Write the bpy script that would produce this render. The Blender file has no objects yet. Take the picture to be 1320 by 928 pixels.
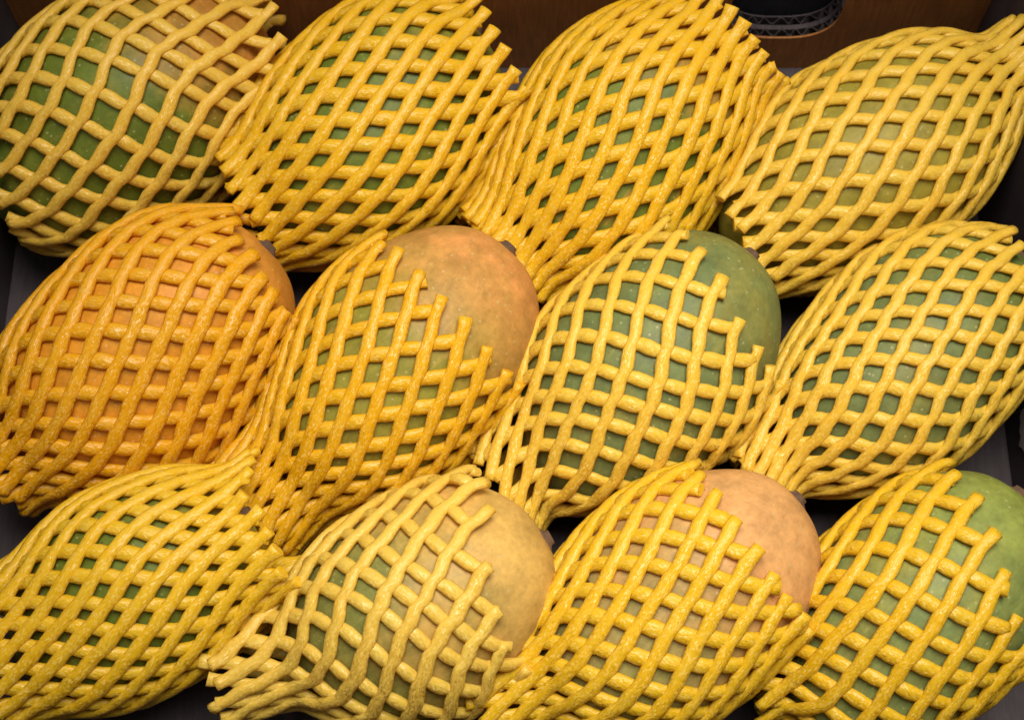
import bpy, math, random
import numpy as np
from mathutils import Vector, Matrix

# ------------------------------------------------------------------ camera
PX = 0.0003                    # metres per photo pixel at the reference distance
DIST = 0.60                    # camera to the middle of the fruit
TILT = math.radians(22)        # camera leans back from straight down
TARGET = Vector((0, 0, 0.060))
RIGHT = Vector((1, 0, 0))
UP = Vector((0, math.cos(TILT), math.sin(TILT)))
BACK = Vector((0, -math.sin(TILT), math.cos(TILT)))
CAM = TARGET + BACK * DIST

scene = bpy.context.scene
col = scene.collection
cam_data = bpy.data.cameras.new('camera')
cam_data.sensor_width = 36
cam_data.lens = 36 * DIST / (1320 * PX)
cam_data.clip_start = 0.01
cam_data.clip_end = 50
cam_data.dof.use_dof = True
cam_data.dof.focus_distance = DIST - 0.035
cam_data.dof.aperture_fstop = 18
cam = bpy.data.objects.new('camera', cam_data)
cam.location = CAM
cam.rotation_euler = (TILT, 0, 0)
col.objects.link(cam)
scene.camera = cam

# ------------------------------------------------------------------ light
world = bpy.data.worlds.new('World')
scene.world = world
world.use_nodes = True
world.node_tree.nodes['Background'].inputs[0].default_value = (1.0, 0.93, 0.85, 1)
world.node_tree.nodes['Background'].inputs[1].default_value = 0.22


def spot_light(name, loc, target, power, color, cone, radius):
    d = bpy.data.lights.new(name, 'SPOT')
    d.energy = power
    d.color = color
    d.spot_size = math.radians(cone)
    d.spot_blend = 1.0
    d.shadow_soft_size = radius
    o = bpy.data.objects.new(name, d)
    o.location = loc
    o.rotation_euler = (Vector(target) - Vector(loc)).to_track_quat('-Z', 'Y').to_euler()
    col.objects.link(o)
    return o


spot_light('ceiling_lamp', (0.10, 0.04, 0.95), (0.04, -0.055, 0.05), 43, (1.0, 0.93, 0.82), 58, 0.26)

scene.view_settings.view_transform = 'Standard'
scene.view_settings.look = 'None'
scene.view_settings.exposure = 0.30
scene.view_settings.gamma = 1.0
scene.render.engine = 'CYCLES'
scene.cycles.use_denoising = True
scene.cycles.max_bounces = 7
scene.cycles.diffuse_bounces = 4
scene.cycles.glossy_bounces = 2
scene.cycles.use_adaptive_sampling = True
scene.cycles.adaptive_threshold = 0.02

# ------------------------------------------------------------------ helpers
rnd = random.Random(7)


def px_on_plane(px, py, z):
    """World point where the ray through photo pixel (px, py) meets height z."""
    d = RIGHT * ((px - 660) * PX) + UP * ((464 - py) * PX) - BACK * DIST
    t = (z - CAM.z) / d.z
    return CAM + d * t


def mesh_obj(name, verts, faces, mat, parent=None, smooth=True, uvs=None):
    me = bpy.data.meshes.new(name)
    me.from_pydata([tuple(v) for v in verts], [], faces)
    if uvs is not None:
        lay = me.uv_layers.new(name='UVMap')
        lay.data.foreach_set('uv', np.asarray(uvs, dtype=np.float32).ravel())
    if smooth:
        me.polygons.foreach_set('use_smooth', [True] * len(me.polygons))
    me.materials.append(mat)
    me.update()
    o = bpy.data.objects.new(name, me)
    col.objects.link(o)
    if parent:
        o.parent = parent
    return o


def box_data(x0, x1, y0, y1, z0, z1):
    v = [(x0, y0, z0), (x1, y0, z0), (x1, y1, z0), (x0, y1, z0), (x0, y0, z1), (x1, y0, z1), (x1, y1, z1), (x0, y1, z1)]
    f = [(0, 3, 2, 1), (4, 5, 6, 7), (0, 1, 5, 4), (1, 2, 6, 5), (2, 3, 7, 6), (3, 0, 4, 7)]
    return v, f


class NT:
    """Small wrapper for building node materials."""
    def __init__(self, name):
        self.m = bpy.data.materials.new(name)
        self.m.use_nodes = True
        self.t = self.m.node_tree
        self.b = self.t.nodes['Principled BSDF']

    def n(self, kind, **kw):
        nd = self.t.nodes.new(kind)
        for k, v in kw.items():
            if k.startswith('i_'):
                key = k[2:].replace('_', ' ')
                nd.inputs[key].default_value = v
            else:
                setattr(nd, k, v)
        return nd

    def l(self, a, b):
        self.t.links.new(a, b)

    def ramp(self, fac, stops):
        r = self.n('ShaderNodeValToRGB')
        e = r.color_ramp.elements
        while len(e) < len(stops):
            e.new(0.5)
        for el, (p, c) in zip(e, stops):
            el.position = p
            el.color = c if len(c) == 4 else (*c, 1)
        self.l(fac, r.inputs[0])
        return r.outputs[0]

    def mix(self, fac, a, b, mode='MIX'):
        m = self.n('ShaderNodeMix', data_type='RGBA', blend_type=mode)
        for sock, val in ((m.inputs[0], fac), (m.inputs[6], a), (m.inputs[7], b)):
            if hasattr(val, 'is_linked'):
                self.l(val, sock)
            elif isinstance(val, tuple):
                sock.default_value = (*val, 1) if len(val) == 3 else val
            else:
                sock.default_value = val
        return m.outputs[2]

    def math(self, op, a, b=None, clamp=False):
        m = self.n('ShaderNodeMath', operation=op, use_clamp=clamp)
        for s, v in zip(m.inputs, (a, b)):
            if v is None:
                continue
            if hasattr(v, 'is_linked'):
                self.l(v, s)
            else:
                s.default_value = v
        return m.outputs[0]


# ------------------------------------------------------------------ materials
def foam_material(color, deep):
    """Extruded polyethylene foam: fine lengthwise fibres, shiny little facets, some light passing through."""
    t = NT('foam')
    uv = t.n('ShaderNodeUVMap')
    oi = t.n('ShaderNodeObjectInfo')
    comb = t.n('ShaderNodeCombineXYZ')
    t.l(t.math('MULTIPLY', oi.outputs['Random'], 7.0), comb.inputs[2])
    add = t.n('ShaderNodeVectorMath', operation='ADD')
    t.l(uv.outputs[0], add.inputs[0])
    t.l(comb.outputs[0], add.inputs[1])

    def stretched(sx, sy):
        mp = t.n('ShaderNodeMapping')
        mp.inputs['Scale'].default_value = (sx, sy, 1)
        t.l(add.outputs[0], mp.inputs[0])
        return mp.outputs[0]
    fib = t.n('ShaderNodeTexNoise', i_Scale=1.0, i_Detail=4.0, i_Roughness=0.7)
    t.l(stretched(420, 2300), fib.inputs['Vector'])
    cell = t.n('ShaderNodeTexVoronoi', i_Scale=1.0)
    t.l(stretched(1000, 2300), cell.inputs['Vector'])
    blot = t.n('ShaderNodeTexNoise', i_Scale=1.0, i_Detail=2.0)
    t.l(stretched(60, 120), blot.inputs['Vector'])
    c1 = t.mix(t.ramp(fib.outputs[0], [(0.28, (0.45, 0.45, 0.45)), (0.58, (1, 1, 1))]), deep, color)
    c2 = t.mix(t.ramp(blot.outputs[0], [(0.35, (0, 0, 0)), (0.7, (0.4, 0.4, 0.4))]), c1,
               tuple(min(0.92, c * 1.06 + 0.03) for c in color))
    pale = tuple(0.45 * c + 0.55 * w for c, w in zip(color, (0.97, 0.84, 0.40)))
    glint = t.ramp(cell.outputs['Color'], [(0.66, (0, 0, 0)), (0.80, (0.48, 0.48, 0.48))])
    c2 = t.mix(glint, c2, pale)  # foam sparkle painted into the colour as pale flecks
    t.l(c2, t.b.inputs['Base Color'])
    # facets: every little cell leans its own way
    sub = t.n('ShaderNodeVectorMath', operation='SUBTRACT')
    t.l(cell.outputs['Color'], sub.inputs[0])
    sub.inputs[1].default_value = (0.5, 0.5, 0.5)
    scl = t.n('ShaderNodeVectorMath', operation='SCALE')
    scl.inputs['Scale'].default_value = 0.40
    t.l(sub.outputs[0], scl.inputs[0])
    bp = t.n('ShaderNodeBump', i_Strength=0.3, i_Distance=0.0005)
    t.l(fib.outputs[0], bp.inputs['Height'])
    ad2 = t.n('ShaderNodeVectorMath', operation='ADD')
    t.l(bp.outputs[0], ad2.inputs[0])
    t.l(scl.outputs[0], ad2.inputs[1])
    nrm = t.n('ShaderNodeVectorMath', operation='NORMALIZE')
    t.l(ad2.outputs[0], nrm.inputs[0])
    t.l(nrm.outputs[0], t.b.inputs['Normal'])
    t.b.inputs['Roughness'].default_value = 0.26
    t.b.inputs['Specular IOR Level'].default_value = 0.5
    tr = t.n('ShaderNodeBsdfTranslucent')
    t.l(c2, tr.inputs[0])
    t.l(bp.outputs[0], tr.inputs[1])
    mx = t.n('ShaderNodeMixShader')
    mx.inputs[0].default_value = 0.32
    t.l(t.b.outputs[0], mx.inputs[1])
    t.l(tr.outputs[0], mx.inputs[2])
    t.l(mx.outputs[0], t.t.nodes['Material Output'].inputs[0])
    return t.m


def skin_material(green, blush, lo, hi, patch=(0.35, 0.28, 0.05), seed=0):
    """Green skin turning to blush between lo and hi along the fruit (local x in mm)."""
    t = NT('mango_skin')
    tc = t.n('ShaderNodeTexCoord')
    off = t.n('ShaderNodeVectorMath', operation='ADD')
    off.inputs[1].default_value = (seed * 1.3, seed * 0.7, seed * 2.1)
    t.l(tc.outputs['Object'], off.inputs[0])
    v = off.outputs[0]
    big = t.n('ShaderNodeTexNoise', i_Scale=26.0, i_Detail=3.0, i_Roughness=0.55)
    mid = t.n('ShaderNodeTexNoise', i_Scale=85.0, i_Detail=5.0, i_Roughness=0.65)
    fine = t.n('ShaderNodeTexNoise', i_Scale=420.0, i_Detail=4.0, i_Roughness=0.7)
    dots = t.n('ShaderNodeTexVoronoi', i_Scale=330.0)
    dot2 = t.n('ShaderNodeTexVoronoi', i_Scale=55.0)
    for nd in (big, mid, fine, dots, dot2):
        t.l(v, nd.inputs['Vector'])
    sx = t.n('ShaderNodeSeparateXYZ')
    t.l(tc.outputs['Object'], sx.inputs[0])
    xx = t.math('MULTIPLY', sx.outputs[0], 1000.0)
    xx = t.math('ADD', xx, t.math('MULTIPLY', t.math('SUBTRACT', big.outputs[0], 0.5), 90.0))
    xx = t.math('ADD', xx, t.math('MULTIPLY', t.math('SUBTRACT', mid.outputs[0], 0.5), 22.0))
    f = t.math('DIVIDE', t.math('SUBTRACT', xx, lo), hi - lo, clamp=True)
    c = t.mix(f, green, blush)
    # yellowing patches and darker mottling
    pf = t.ramp(big.outputs[0], [(0.5, (0, 0, 0)), (0.72, (0.55, 0.55, 0.55))])
    c = t.mix(pf, c, patch)
    mf = t.ramp(mid.outputs[0], [(0.3, (0.72, 0.72, 0.72)), (0.62, (1.08, 1.08, 1.08))])
    c = t.mix(1.0, c, mf, 'MULTIPLY')
    ff = t.ramp(fine.outputs[0], [(0.3, (0.86, 0.86, 0.86)), (0.7, (1.1, 1.1, 1.1))])
    c = t.mix(1.0, c, ff, 'MULTIPLY')
    # pale lenticels, a few brown specks
    seldom = t.ramp(dots.outputs['Color'], [(0.35, (0, 0, 0)), (0.45, (1, 1, 1))])
    df = t.ramp(dots.outputs['Distance'], [(0.08, (0.6, 0.6, 0.6)), (0.22, (0, 0, 0))])
    df = t.mix(1.0, df, seldom, 'MULTIPLY')
    c = t.mix(df, c, tuple(min(0.8, 0.45 * k + 0.33 * w) for k, w in zip(green, (1.1, 1.0, 0.55))))
    sf = t.ramp(dot2.outputs['Distance'], [(0.030, (0.9, 0.9, 0.9)), (0.05, (0, 0, 0))])
    few = t.ramp(dot2.outputs['Color'], [(0.62, (0, 0, 0)), (0.66, (1, 1, 1))])
    c = t.mix(t.mix(1.0, sf, few, 'MULTIPLY'), c, (0.03, 0.018, 0.01))
    mp = t.n('ShaderNodeMapping')
    mp.inputs['Scale'].default_value = (22, 130, 130)
    mp.inputs['Rotation'].default_value = (0.3, 0.5, 0.4)
    t.l(v, mp.inputs[0])
    stk = t.n('ShaderNodeTexNoise', i_Scale=1.0, i_Detail=5.0, i_Roughness=0.7)
    t.l(mp.outputs[0], stk.inputs['Vector'])
    c = t.mix(t.ramp(stk.outputs[0], [(0.60, (0, 0, 0)), (0.74, (0.28, 0.28, 0.28))]), c, (0.20, 0.115, 0.045))
    c = t.mix(t.ramp(stk.outputs[0], [(0.26, (0.45, 0.45, 0.45)), (0.40, (0, 0, 0))]), c, tuple(min(0.75, k * 1.35 + 0.03) for k in blush))
    t.l(c, t.b.inputs['Base Color'])
    bp = t.n('ShaderNodeBump', i_Strength=0.35, i_Distance=0.0006)
    t.l(t.math('ADD', t.math('MULTIPLY', mid.outputs[0], 1.2), t.math('MULTIPLY', fine.outputs[0], 0.35)), bp.inputs['Height'])
    t.l(bp.outputs[0], t.b.inputs['Normal'])
    rr = t.ramp(mid.outputs[0], [(0.3, (0.42, 0.42, 0.42)), (0.7, (0.56, 0.56, 0.56))])
    t.l(rr, t.b.inputs['Roughness'])
    t.b.inputs['Specular IOR Level'].default_value = 0.28
    t.b.inputs['Subsurface Weight'].default_value = 0.0
    t.b.inputs['Subsurface Radius'].default_value = (1.0, 0.5, 0.2)
    t.b.inputs['Subsurface Scale'].default_value = 0.002
    return t.m


def board_material(name, color, dark, rough=0.75, grain=(700, 60, 60)):
    t = NT(name)
    tc = t.n('ShaderNodeTexCoord')
    mp = t.n('ShaderNodeMapping')
    mp.inputs['Scale'].default_value = grain
    t.l(tc.outputs['Object'], mp.inputs[0])
    n1 = t.n('ShaderNodeTexNoise', i_Scale=1.0, i_Detail=4.0)
    t.l(mp.outputs[0], n1.inputs['Vector'])
    n2 = t.n('ShaderNodeTexNoise', i_Scale=30.0, i_Detail=5.0, i_Roughness=0.65)
    t.l(tc.outputs['Object'], n2.inputs['Vector'])
    n3 = t.n('ShaderNodeTexNoise', i_Scale=900.0, i_Detail=3.0)
    t.l(tc.outputs['Object'], n3.inputs['Vector'])
    c = t.mix(t.ramp(n2.outputs[0], [(0.35, (0, 0, 0)), (0.65, (1, 1, 1))]), dark, color)
    c = t.mix(1.0, c, t.ramp(n1.outputs[0], [(0.3, (0.8, 0.8, 0.8)), (0.7, (1.15, 1.15, 1.15))]), 'MULTIPLY')
    fl = t.ramp(n3.outputs[0], [(0.70, (0, 0, 0)), (0.78, (0.5, 0.5, 0.5))])
    c = t.mix(fl, c, tuple(min(0.8, k * 2.2 + 0.03) for k in color))
    t.l(c, t.b.inputs['Base Color'])
    t.b.inputs['Roughness'].default_value = rough
    t.b.inputs['Specular IOR Level'].default_value = 0.3
    bp = t.n('ShaderNodeBump', i_Strength=0.3, i_Distance=0.0004)
    t.l(n1.outputs[0], bp.inputs['Height'])
    t.l(bp.outputs[0], t.b.inputs['Normal'])
    return t.m


M_LINER = board_material('grey_printed_board', (0.072, 0.058, 0.066), (0.050, 0.040, 0.046), 0.62)
M_KRAFT = board_material('brown_board', (0.38, 0.155, 0.045), (0.29, 0.115, 0.030), 0.6)
M_BACKING = board_material('charcoal_board', (0.032, 0.035, 0.046), (0.020, 0.022, 0.030), 0.55)
M_EDGE = board_material('cut_board_edge', (0.046, 0.037, 0.040), (0.026, 0.021, 0.023), 0.8)
M_SCUFF = board_material('torn_paper', (0.50, 0.46, 0.46), (0.35, 0.31, 0.32), 0.9)
M_STEM = board_material('dry_stem', (0.17, 0.10, 0.06), (0.05, 0.03, 0.02), 0.8, (200, 400, 400))
M_TABLE = board_material('table_top', (0.10, 0.09, 0.085), (0.07, 0.06, 0.055), 0.6)

# ------------------------------------------------------------------ the box and the table under it
BX0, BX1 = -0.219, 0.2075
BY0 = px_on_plane(660, 965, 0.115).y
BY1 = px_on_plane(960, 88, 0).y
WALL_H, TH = 0.115, 0.006

v, f = box_data(-0.6, 0.6, -0.5, 0.5, -0.034, -0.0065)
table = mesh_obj('table', v, f, M_TABLE, smooth=False)
table['kind'] = 'structure'

crate = bpy.data.objects.new('cardboard_box', None)
crate.location = (0, 0, -0.006)
col.objects.link(crate)
crate['label'] = 'open cardboard box with grey and brown inner walls holding all the mangoes'
crate['category'] = 'box'


def crate_part(name, dims, mat):
    x0, x1, y0, y1, z0, z1 = dims
    v, f = box_data(x0, x1, y0, y1, z0 + 0.006, z1 + 0.006)
    return mesh_obj(name, v, f, mat, crate, smooth=False)


crate_part('bottom', (BX0 - TH, BX1 + TH, BY0 - TH, BY1 + 0.016, -0.006, 0), M_LINER)
crate_part('side_wall', (BX0 - TH, BX0, BY0 - TH, BY1 + TH, 0.0002, WALL_H), M_LINER)
right_wall = crate_part('side_wall', (BX1, BX1 + TH, BY0 - TH, BY1 + TH, 0.0002, WALL_H), M_LINER)
crate_part('front_wall', (BX0 + 0.0002, BX1 - 0.0002, BY0 - TH, BY0, 0.0002, WALL_H), M_LINER)


def outline_board(pts, y0, y1):
    """Closed outline in x,z extruded from y0 to y1."""
    n = len(pts)
    v = [(x, y0, z) for x, z in pts] + [(x, y1, z) for x, z in pts]
    f = [tuple(range(n)), tuple(range(2 * n - 1, n - 1, -1))]
    for i in range(n):
        j = (i + 1) % n
        f.append((i, i + n, j + n, j))
    return v, f


def on_back_wall(px, py):
    d = RIGHT * ((px - 660) * PX) + UP * ((464 - py) * PX) - BACK * DIST
    t = (BY1 - CAM.y) / d.y
    p = CAM + d * t
    return p.x, p.z


hx, hz = on_back_wall(1004, 50)           # lowest point of the hand hole's tongue
z6 = 0.006


def tongue(drop, half, top):
    pts = []
    for i in range(25):
        a = math.pi + math.pi * i / 24
        c, s = math.cos(a), math.sin(a)
        ex = 2 / 2.7
        pts.append((hx + half * math.copysign(abs(c) ** ex, c), hz + drop + 0.024 + 0.024 * math.copysign(abs(s) ** ex, s) + z6))
    pts += [(hx + half, top), (hx - half, top)]
    return pts


# back wall of double corrugated board with a rounded hand hole cut through it
hole = tongue(0.0, 0.0245, WALL_H + z6)


def notched(grow, zt, y0, y1, name, mat, parent):
    e = [(hx + (x - hx) * (1 + grow), z - grow * 0.02) for x, z in hole]
    w = [(BX0 + 0.0002, z6 + 0.0002), (BX1 - 0.0002, z6 + 0.0002), (BX1 - 0.0002, zt)]
    w += [(e[-2][0], zt)] + e[:25][::-1] + [(e[-1][0], zt)] + [(BX0 + 0.0002, zt)]
    v, f = outline_board(w, y0, y1)
    return mesh_obj(name, v, f, mat, parent, smooth=False)


back_wall = notched(0.0, WALL_H + z6, BY1, BY1 + 0.0010, 'back_wall', M_KRAFT, crate)
notched(0.012, WALL_H + z6 - 0.0006, BY1 + 0.0048, BY1 + 0.0072, 'liner', M_LINER, back_wall)
notched(0.0, WALL_H + z6 - 0.0012, BY1 + 0.0112, BY1 + 0.0120, 'liner', M_LINER, back_wall)


def flute_edge(pts, yc, amp, parent):
    """Wavy corrugation seen on the cut rim of the hole."""
    P = [Vector((x, 0, z)) for x, z in pts]
    segs = []
    for a, b in zip(P[:-1], P[1:]):
        n = max(2, int((b - a).length / 0.0004))
        segs += [a.lerp(b, k / n) for k in range(n)]
    verts, faces = [], []
    acc = 0
    for i, p in enumerate(segs):
        tan = (segs[min(i + 1, len(segs) - 1)] - segs[max(i - 1, 0)]).normalized()
        nor = Vector((tan.z, 0, -tan.x))
        if i:
            acc += (p - segs[i - 1]).length
        y = yc + amp * math.sin(acc / 0.0066 * 2 * math.pi + 0.6 * math.sin(acc * 400)) + rnd.uniform(-1, 1) * amp * 0.14
        t_ = 0.00028 + rnd.uniform(0, 0.00018)
        for dn, dy in ((0.004, -t_), (0.004, t_), (-0.0003, t_), (-0.0003, -t_)):
            q = p + nor * dn
            verts.append((q.x, y + dy, q.z))
        if i:
            o = 4 * (i - 1)
            for k in range(4):
                faces.append((o + k, o + (k + 1) % 4, o + 4 + (k + 1) % 4, o + 4 + k))
    return mesh_obj('flute', verts, faces, M_EDGE, parent, smooth=False)


flute_edge(hole[:25], BY1 + 0.0029, 0.0016, back_wall)
flute_edge(hole[:25], BY1 + 0.0092, 0.0016, back_wall)
v, f = box_data(hx - 0.045, hx + 0.045, BY1 + 0.0135, BY1 + 0.0160, z6 + 0.002, WALL_H + z6 - 0.002)
mesh_obj('added_backing', v, f, M_BACKING, back_wall, smooth=False)  # board added behind the hand hole, standing in for the dark outside

# torn paper on the right wall
sc = px_on_plane(1318, 560, 0.02)
pts = []
for i in range(26):
    a = 2 * math.pi * i / 26
    pts.append((sc.y - 0.002 + 0.0115 * math.cos(a) * rnd.uniform(0.75, 1.1), 0.036 + 0.013 * math.sin(a) * rnd.uniform(0.7, 1.1)))
n = len(pts)
v = [(BX1 - 0.0007, y, z) for y, z in pts] + [(BX1 - 0.0001, y, z) for y, z in pts]
f = [tuple(range(n))] + [(i, (i + 1) % n, (i + 1) % n + n, i + n) for i in range(n)]
mesh_obj('torn_patch', v, f, M_SCUFF, right_wall, smooth=False)

# ------------------------------------------------------------------ fruit and nets
def smax(a, b, k):
    return 0.5 * (a + b + np.sqrt((a - b) ** 2 + k * k))


def fruit_radius(u, p_tip=2.1, p_stem=2.12, taper=0.035):
    u = np.clip(u, -1, 1)
    p = np.where(u < 0, p_tip, p_stem)
    q = np.where(u < 0, 1.88, 2.05)
    return np.clip(1 - np.abs(u) ** p, 0, 1) ** (1 / q) * (1 + taper * u)


class Fruit:
    def __init__(self, cx, cy, ang, a, b, z, pitch=0.0, bend=0.0, flat=0.93, seed=0):
        self.a, self.b, self.bend, self.flat, self.seed = a * PX, (b + 3) * PX, bend * PX, flat, seed
        c = px_on_plane(cx, cy, z)
        k = (CAM - c).dot(BACK) / DIST          # keep the apparent size at this depth
        self.a *= k
        self.b *= k
        self.bend *= k
        an, pi_ = math.radians(ang), math.radians(pitch)
        X0 = RIGHT * math.cos(an) + UP * math.sin(an)
        X = (X0 * math.cos(pi_) + BACK * math.sin(pi_)).normalized()
        # local z faces the camera
        view = (CAM - c).normalized()
        Y = view.cross(X).normalized()
        Z = X.cross(Y)
        self.M = Matrix(((X.x, Y.x, Z.x, c.x), (X.y, Y.y, Z.y, c.y), (X.z, Y.z, Z.z, c.z), (0, 0, 0, 1)))

    def lumps(self, u, ph):
        s = self.seed
        return 1 + 0.026 * np.sin(2 * ph + s) + 0.020 * np.sin(3 * ph + 2.1 * s + 2.5 * u) + 0.022 * np.sin(5.1 * u + 1.7 * s + ph)

    def centre(self, x):
        return self.bend * (x / self.a) ** 2

    def build(self, name, mat):
        nu, nv = 72, 56
        verts, faces = [], []
        for i in range(nu + 1):
            u = -math.cos(math.pi * i / nu)
            r = float(fruit_radius(np.array(u))) * self.b
            # shallow hollow round the stem
            x = u * self.a - 0.012 * self.a * max(0, (u - 0.93) / 0.07) ** 2
            for j in range(nv):
                ph = 2 * math.pi * j / nv
                rr = r * float(self.lumps(u, ph))
                verts.append((x, self.centre(x) + rr * math.sin(ph), rr * math.cos(ph) * self.flat))
        for i in range(nu):
            for j in range(nv):
                k = (j + 1) % nv
                faces.append((i * nv + j, (i + 1) * nv + j, (i + 1) * nv + k, i * nv + k))
        o = mesh_obj(name, verts, faces, mat)
        o.matrix_world = self.M
        # dried stem stub
        sv, sf = [], []
        prof = [(-0.004, 0.0046), (-0.0004, 0.0050), (0.0004, 0.0038), (0.0010, 0.0030), (0.0022, 0.0027), (0.0024, 0.0018), (0.0018, 0.0008)]
        m = 14
        for (px_, r_) in prof:
            for j in range(m):
                ph = 2 * math.pi * j / m
                r2 = r_ * (1 + 0.16 * math.sin(3 * ph + self.seed) + rnd.uniform(-0.08, 0.08))
                sv.append((self.a * 0.988 + px_, self.centre(self.a) + r2 * math.sin(ph), r2 * math.cos(ph)))
        for i in range(len(prof) - 1):
            for j in range(m):
                k = (j + 1) % m
                sf.append((i * m + j, (i + 1) * m + j, (i + 1) * m + k, i * m + k))
        sf.append(tuple(range((len(prof) - 1) * m, len(prof) * m)))
        mesh_obj('stem', sv, sf, M_STEM, o)
        return o


def build_net(fr, name, mat, N, ang, half, x0, x1, tail=66, mouth=60, rho=8.4, wig=0.022, phase=0.0,
              twist=0.0, tail_drop=0.0, tail_side=0.0, tilt=0.0, ends=1.0, warp=0.085, seed=0):
    """Tubular foam net: N outer strands laid over N inner strands, welded where they cross.
    ang: how far the net's own axis is turned from the fruit's (degrees); half: strand angle against
    the net's axis on the widest girth; x0..x1: reach along that axis in photo px."""
    rg = random.Random(100 + seed)
    x0, x1, rho, tail, mouth = x0 * PX, x1 * PX, rho * PX * 0.95, tail * PX, mouth * PX
    # girth of the fruit round the net's axis, measured on a grid
    nx_, np_ = 300, 120
    xs = np.linspace(x0 - 0.008, x1 + 0.012, nx_)
    phs = np.linspace(0, 2 * math.pi, np_ + 1)
    XX, PP = np.meshgrid(xs, phs, indexing='ij')
    d = math.radians(ang)
    cd, sd = math.cos(d), math.sin(d)

    def outside(rad):
        y, z = rad * np.sin(PP), rad * np.cos(PP)
        fx, fy = XX * cd - y * sd, XX * sd + y * cd
        u = fx / fr.a
        fy = fy - fr.bend * u ** 2
        zz = z / fr.flat
        rho_ = np.sqrt(fy ** 2 + zz ** 2)
        lim = fruit_radius(u) * fr.b * fr.lumps(np.clip(u, -1, 1), np.arctan2(fy, zz))
        return (rho_ > lim) | (np.abs(u) >= 1)
    lo, hi = np.zeros_like(XX), np.full_like(XX, 0.12)
    # march inwards so that the outermost skin is found
    first = np.zeros_like(XX)
    for rad in np.linspace(0.0, 0.12, 90):
        first = np.where(~outside(np.full_like(XX, rad)), rad, first)
    lo, hi = first, first + 0.12 / 89
    for _ in range(16):
        mid = 0.5 * (lo + hi)
        out = outside(mid)
        hi = np.where(out, mid, hi)
        lo = np.where(out, lo, mid)
    G0 = hi * (first > 0)
    # the elastic sleeve never closes below its own size, and bridges hollows
    rt = np.where(xs < 0, tail, mouth)[:, None]
    G = smax(G0, rt, 0.006)
    ker = np.hanning(33)
    ker /= ker.sum()
    G = np.apply_along_axis(lambda c: np.convolve(np.pad(c, 16, mode='edge'), ker, 'valid'), 0, G)
    # a stretched sleeve spans straight between its high points
    for c in range(np_ + 1):
        hull = []
        col_ = G[:, c]
        for i in range(nx_):
            while len(hull) > 1:
                i0, i1 = hull[-2], hull[-1]
                if (col_[i1] - col_[i0]) * (xs[i] - xs[i0]) <= (col_[i] - col_[i0]) * (xs[i1] - xs[i0]):
                    hull.pop()
                else:
                    break
            hull.append(i)
        G[:, c] = 0.88 * col_ + 0.12 * np.interp(xs, xs[hull], col_[hull])
    kp = np.hanning(19)
    kp /= kp.sum()
    Gw = np.concatenate([G[:, -10:-1], G, G[:, 1:10]], 1)
    G = np.apply_along_axis(lambda c: np.convolve(c, kp, 'valid'), 1, Gw)
    G = np.maximum(G, G0)
    r = G[:, :-1].mean(1)
    dr = np.gradient(r, xs)
    ds = np.sqrt(1 + dr ** 2)
    Gx = np.gradient(G, xs, axis=0)
    Gp = np.gradient(G, phs, axis=1)

    def grid(A, x, ph):
        fi = np.clip((x - xs[0]) / (xs[1] - xs[0]), 0, nx_ - 1.001)
        fj = np.mod(ph, 2 * math.pi) / (2 * math.pi) * np_
        i, j = fi.astype(int), np.minimum(fj.astype(int), np_ - 1)
        a_, b_ = fi - i, fj - j
        return (A[i, j] * (1 - a_) * (1 - b_) + A[i + 1, j] * a_ * (1 - b_) + A[i, j + 1] * (1 - a_) * b_ + A[i + 1, j + 1] * a_ * b_)
    R = r.max()

    def winding(al):
        sa = np.sin(al) * np.minimum(1, r / R)
        ta = sa / np.sqrt(1 - sa ** 2)
        dphi = ta / r * ds
        P = np.concatenate([[0], np.cumsum(0.5 * (dphi[1:] + dphi[:-1]) * np.diff(xs))])
        return P - np.interp(0, xs, P), ta
    Po, tao = winding(math.radians(half + twist))
    Pi, tai = winding(math.radians(-half + twist))
    step = 2 * math.pi / N
    # node counter: whole numbers where strands cross; a row of nodes lies just before the cut edge
    psi = (Po - Pi) / step
    shift = math.floor(np.interp(x1, xs, psi)) + 0.36 - np.interp(x1, xs, psi)
    psi = psi + shift
    root = bpy.data.objects.new(name, None)
    root.empty_display_size = 0.02
    root.matrix_world = fr.M @ Matrix.Rotation(d, 4, 'Z')
    col.objects.link(root)
    m = 10
    sA = rg.uniform(0, 6.28)
    for fam in (0, 1):
        P, ta = (Po, tao) if fam == 0 else (Pi, tai)
        for j in range(N):
            ph0 = phase + j * step + (0 if fam == 0 else -shift * step)
            b0 = x0 + rg.uniform(-0.0025, 0.0025)
            b1 = x1 + (rg.uniform(-0.0020, 0.0020) - (0.0 if fam == 0 else 0.0020)) * ends
            b1 += tilt * PX * math.sin(ph0 + np.interp(b1, xs, P))
            lam = np.mean(np.sqrt(1 + ta ** 2) * ds)
            k = max(24, int((b1 - b0) * lam / 0.0022))
            xx = np.linspace(b0, b1, k)
            ps = np.interp(xx, xs, psi)
            tt = np.interp(xx, xs, ta)
            sgn = -1 if fam == 0 else 1
            w1, w2, p1, p2 = rg.uniform(50, 90), rg.uniform(140, 220), rg.uniform(0, 6), rg.uniform(0, 6)
            ph = ph0 + np.interp(xx, xs, P) + sgn * wig * step * np.sin(2 * math.pi * ps)
            ph = ph + step * (0.035 * np.sin(xx * w1 + p1) + 0.010 * np.sin(xx * w2 + p2))
            # the whole net is dragged unevenly over the fruit
            ph_ = ph
            ph = ph_ + step * warp * (np.sin(2 * ph_ + sA + xx * 55) + 0.6 * np.sin(3 * ph_ - 1.7 * sA + xx * 90))
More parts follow.
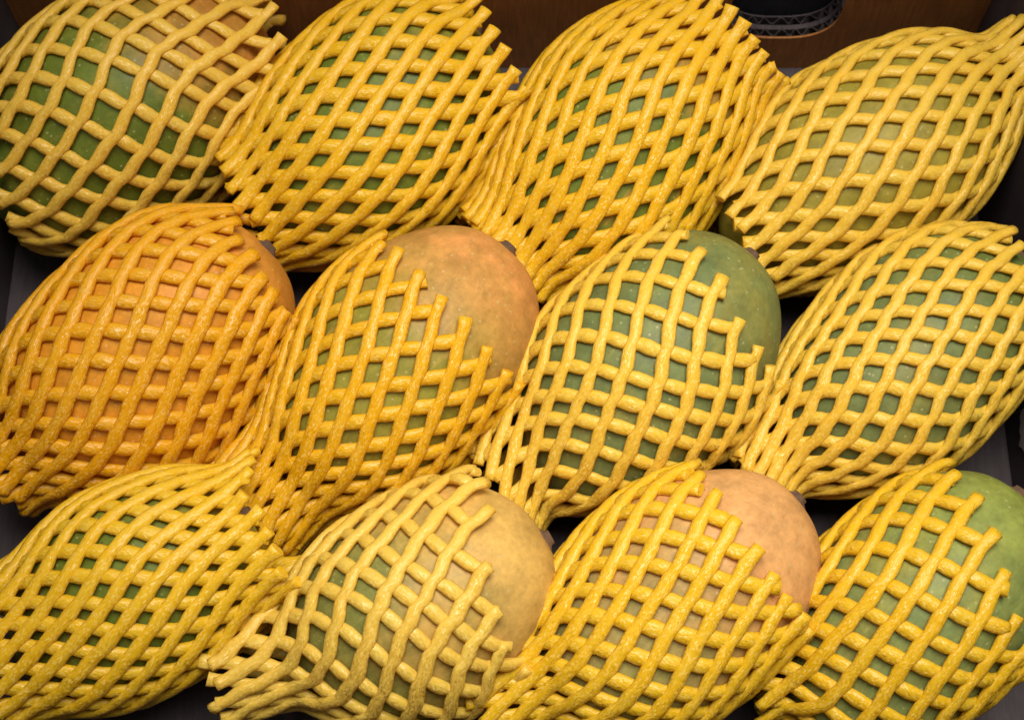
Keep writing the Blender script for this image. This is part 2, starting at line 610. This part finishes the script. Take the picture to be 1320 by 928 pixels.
            xx = xx + 0.0022 * warp / 0.2 * (np.sin(2 * ph_ + 2.3 * sA + xx * 40) + 0.7 * np.sin(5 * ph_ + sA))
            rr = grid(G, xx, ph)
            gx, gp = grid(Gx, xx, ph), grid(Gp, xx, ph) / rr
            # full between the welds, drawn in at them, squeezed where the net closes up
            room = rr * step / np.sqrt(1 + tt ** 2)
            base = rho * (1 + (0.07 if fam == 0 else 0.14) * np.cos(2 * math.pi * (ps - 0.5)) + 0.045 * np.sin(xx * rg.uniform(250, 420) + p2)) * rg.uniform(0.93, 1.07)
            wid = np.minimum(base, room * 0.54)
            hei = np.minimum(base * 0.72, wid * 1.15)
            lay = 0.46 * rho
            tight = np.minimum(1, 0.5 + 0.5 * wid / rho)
            if fam == 0:
                off = (lay + rho * (0.52 + 0.08 * np.cos(2 * math.pi * ps))) * tight
            else:
                off = (lay - 0.06 * rho * np.cos(2 * math.pi * ps)) * tight
            # cut ends lift off the fruit
            e1 = np.clip(1 - (b1 - xx) / 0.010, 0, 1) ** 2 * rg.uniform(0.0002, 0.0028) * ends
            e0 = np.clip(1 - (xx - b0) / 0.010, 0, 1) ** 2 * rg.uniform(0.0, 0.0015)
            off = off + e1 + e0
            cosp, sinp = np.cos(ph), np.sin(ph)
            er = np.stack([0 * ph, sinp, cosp], 1)
            et = np.stack([0 * ph, cosp, -sinp], 1)
            Nn = er - gp[:, None] * et
            Nn[:, 0] -= gx
            Nn /= np.linalg.norm(Nn, axis=1)[:, None]
            over = np.clip(-xx - fr.a * 0.6, 0, None)
            C = er * rr[:, None] + Nn * off[:, None]
            C[:, 0] += xx
            C[:, 1] += tail_side * over ** 2 / 0.02
            C[:, 2] -= tail_drop * over ** 2 / 0.02
            T = np.gradient(C, axis=0)
            T /= np.linalg.norm(T, axis=1)[:, None]
            B = np.cross(T, Nn)
            B /= np.linalg.norm(B, axis=1)[:, None]
            Nn = np.cross(B, T)
            al = np.cumsum(np.concatenate([[0], np.linalg.norm(np.diff(C, axis=0), axis=1)]))
            an = 2 * math.pi * np.arange(m) / m
            V = C[:, None, :] + B[:, None, :] * (np.cos(an)[None, :, None] * wid[:, None, None]) + Nn[:, None, :] * (np.sin(an)[None, :, None] * hei[:, None, None])
            V = V.reshape(-1, 3)
            faces, uvs = [], []
            tw = 0.16                        # fibres spiral slightly round the strand
            circ = 2 * math.pi * rho
            for i in range(k - 1):
                for q in range(m):
                    q2 = (q + 1) % m
                    faces.append((i * m + q, i * m + q2, (i + 1) * m + q2, (i + 1) * m + q))
                    for ii, qq in ((i, q), (i, q + 1), (i + 1, q + 1), (i + 1, q)):
                        uvs.append((al[ii], qq / m * circ + al[ii] * tw))
            faces.append(tuple(range(m - 1, -1, -1)))
            faces.append(tuple((k - 1) * m + q for q in range(m)))
            for q in range(m - 1, -1, -1):
                uvs.append((0.3 + 0.002 * math.cos(an[q]), 0.002 * math.sin(an[q])))
            for q in range(m):
                uvs.append((0.4 + 0.002 * math.cos(an[q]), 0.002 * math.sin(an[q])))
            o = mesh_obj('strand', V, faces, mat, root, uvs=uvs)
            me = o.data
            me.polygons[len(faces) - 1].use_smooth = False
            me.polygons[len(faces) - 2].use_smooth = False
    return root


GREEN = (0.125, 0.168, 0.020)
BLUEGREEN = (0.150, 0.188, 0.064)
PEACH = (0.60, 0.29, 0.10)
ORANGE = (0.52, 0.22, 0.035)
OLIVE = (0.27, 0.23, 0.030)

GOLD = ((0.95, 0.575, 0.012), (0.89, 0.45, 0.004))
YELLOW = ((0.95, 0.605, 0.018), (0.89, 0.49, 0.007))
AMBER = ((0.93, 0.48, 0.005), (0.87, 0.36, 0.002))
LEMON = ((0.96, 0.635, 0.062), (0.91, 0.525, 0.028))
PALE = ((0.96, 0.665, 0.100), (0.91, 0.56, 0.050))
PALE_TAN = ((0.96, 0.625, 0.075), (0.90, 0.52, 0.035))
DEEP_GOLD = ((0.95, 0.54, 0.008), (0.89, 0.42, 0.003))


# fruit: centre px, axis angle in picture, half length, half width, height of centre; skin; net
def item(cx, cy, ang, a, b, skin, color, N, net_ang, half, x0, x1, z=0.056, pitch=0.0, bend=0.0, fruit_label='', net_label='', **net):
    return dict(f=dict(cx=cx, cy=cy, ang=ang, a=a, b=b, z=z, pitch=pitch, bend=bend), skin=skin, color=color,
                labels=(fruit_label, net_label), n=dict(N=N, ang=net_ang - ang, half=half, x0=x0, x1=x1, **net))


ITEMS = [
    item(165, 148, 38, 210, 148, (GREEN, ORANGE, 18, 55), PALE_TAN, 18, 17, 39, -178, 240, mouth=95, tail=100, wig=0.035, rho=8.6, ends=1.5, warp=0.15,
         fruit_label='dark green mango turning orange at one end, in a tan net',
         net_label='pale tan foam net with a frayed open end, beside the golden net'),
    item(478, 172, 45, 192, 138, (GREEN, OLIVE, 20, 90), GOLD, 24, 30, 26.5, -200, 205, mouth=95, tail=86, rho=9.8,
         fruit_label='green mango behind the tight slits of a golden net next to the tan net',
         net_label='thick golden foam net with tight slits, next to the tan net'),
    item(798, 192, 55, 198, 135, (GREEN, ORANGE, 20, 60), GOLD, 26, 44, 22, -222, 218, mouth=88, tail=76, rho=9.4,
         fruit_label='green mango with an orange end in the golden net next to the hand hole',
         net_label='golden foam net with narrow slits, its cut end pointing at the hand hole'),
    item(1110, 212, 34, 208, 121, (OLIVE, OLIVE, 20, 90), LEMON, 19, 31, 27.5, -200, 275, mouth=50, tail=76, wig=0.04, rho=8.7,
         fruit_label='olive mango in a lemon net beside the brown back wall',
         net_label='lemon foam net drawn narrow at one end, beside the brown back wall'),
    item(190, 463, 43, 213, 145, ((0.64, 0.28, 0.02), (0.58, 0.24, 0.05), 20, 90, (0.62, 0.30, 0.02)), AMBER, 21, 32, 34, -230, 188, rho=9.4, tail=75,
         fruit_label='orange mango inside the deep orange net',
         net_label='deep orange foam net over an orange mango'),
    item(520, 474, 49, 206, 138, ((0.27, 0.25, 0.035), (0.62, 0.275, 0.075), 5, 52, (0.24, 0.20, 0.03)), DEEP_GOLD, 21, 43, 31, -270, 92, rho=9.0,
         fruit_label='brownish mango with olive patches and a bare end beside the orange net',
         net_label='golden foam net pulled back from the brownish olive mango'),
    item(832, 476, 47, 202, 138, (BLUEGREEN, OLIVE, 40, 110), LEMON, 16, 31, 44, -245, 124, wig=0.03, rho=8.5, tail=66, tail_side=-0.2,
         fruit_label='dusty blue green mango with a bare end in a wide meshed lemon net',
         net_label='lemon foam net with large square openings, pulled back from a dusty green mango'),
    item(1168, 466, 42, 200, 124, (BLUEGREEN, GREEN, 0, 90), LEMON, 19, 29, 32, -256, 180, tail_side=-0.15, wig=0.05, mouth=66, rho=8.4, tail=56,
         fruit_label='green mango fully covered by a wavy lemon net gathered at its tip',
         net_label='wavy lemon foam net gathered into a tight bundle at the tip of its mango'),
    item(174, 762, 35, 176, 121, (GREEN, OLIVE, 20, 80), YELLOW, 22, 24, 28, -190, 196, mouth=82, tail=84, rho=9.0,
         fruit_label='green mango fully covered by the yellow net under the orange net',
         net_label='thick yellow foam net with an open flush cut mouth, under the orange net'),
    item(545, 782, 29, 183, 138, ((0.21, 0.22, 0.055), (0.60, 0.37, 0.095), -20, 30, (0.54, 0.30, 0.06)), PALE, 14, 17, 49, -264, 103, tail=56, wig=0.04, rho=8.9, ends=1.5, warp=0.14,
         fruit_label='pale yellow mango with a bare tan end in a straw coloured net',
         net_label='straw coloured foam net with large openings, pulled back from a tan mango'),
    item(868, 777, 40, 210, 138, ((0.25, 0.25, 0.075), (0.64, 0.335, 0.120), -30, 30, (0.55, 0.29, 0.10)), YELLOW, 20, 24, 36, -260, 112, tilt=-22, rho=9.4,
         fruit_label='pinkish peach mango with a smooth bare end',
         net_label='bright yellow foam net pulled back from the pinkish peach mango'),
    item(1178, 788, 48, 205, 132, ((0.19, 0.245, 0.080), (0.27, 0.305, 0.060), 0, 50), YELLOW, 16, 18, 41, -215, 100, rho=9.0, tail=60,
         fruit_label='light green mango with a bare end against the grey side wall',
         net_label='yellow foam net with large openings, pulled back from a light green mango'),
]

for i, it in enumerate(ITEMS):
    fr = Fruit(seed=i * 1.37 + 0.4, **it['f'])
    mango = fr.build('mango', skin_material(*it['skin'], seed=i + 1))
    mango['label'], mango['category'], mango['group'] = it['labels'][0], 'mango', 'mangoes in the box'
    net = build_net(fr, 'foam_net', foam_material(*it['color']), seed=i, phase=rnd.uniform(0, 1), **it['n'])
    net['label'], net['category'], net['group'] = it['labels'][1], 'foam net', 'foam nets round the mangoes'
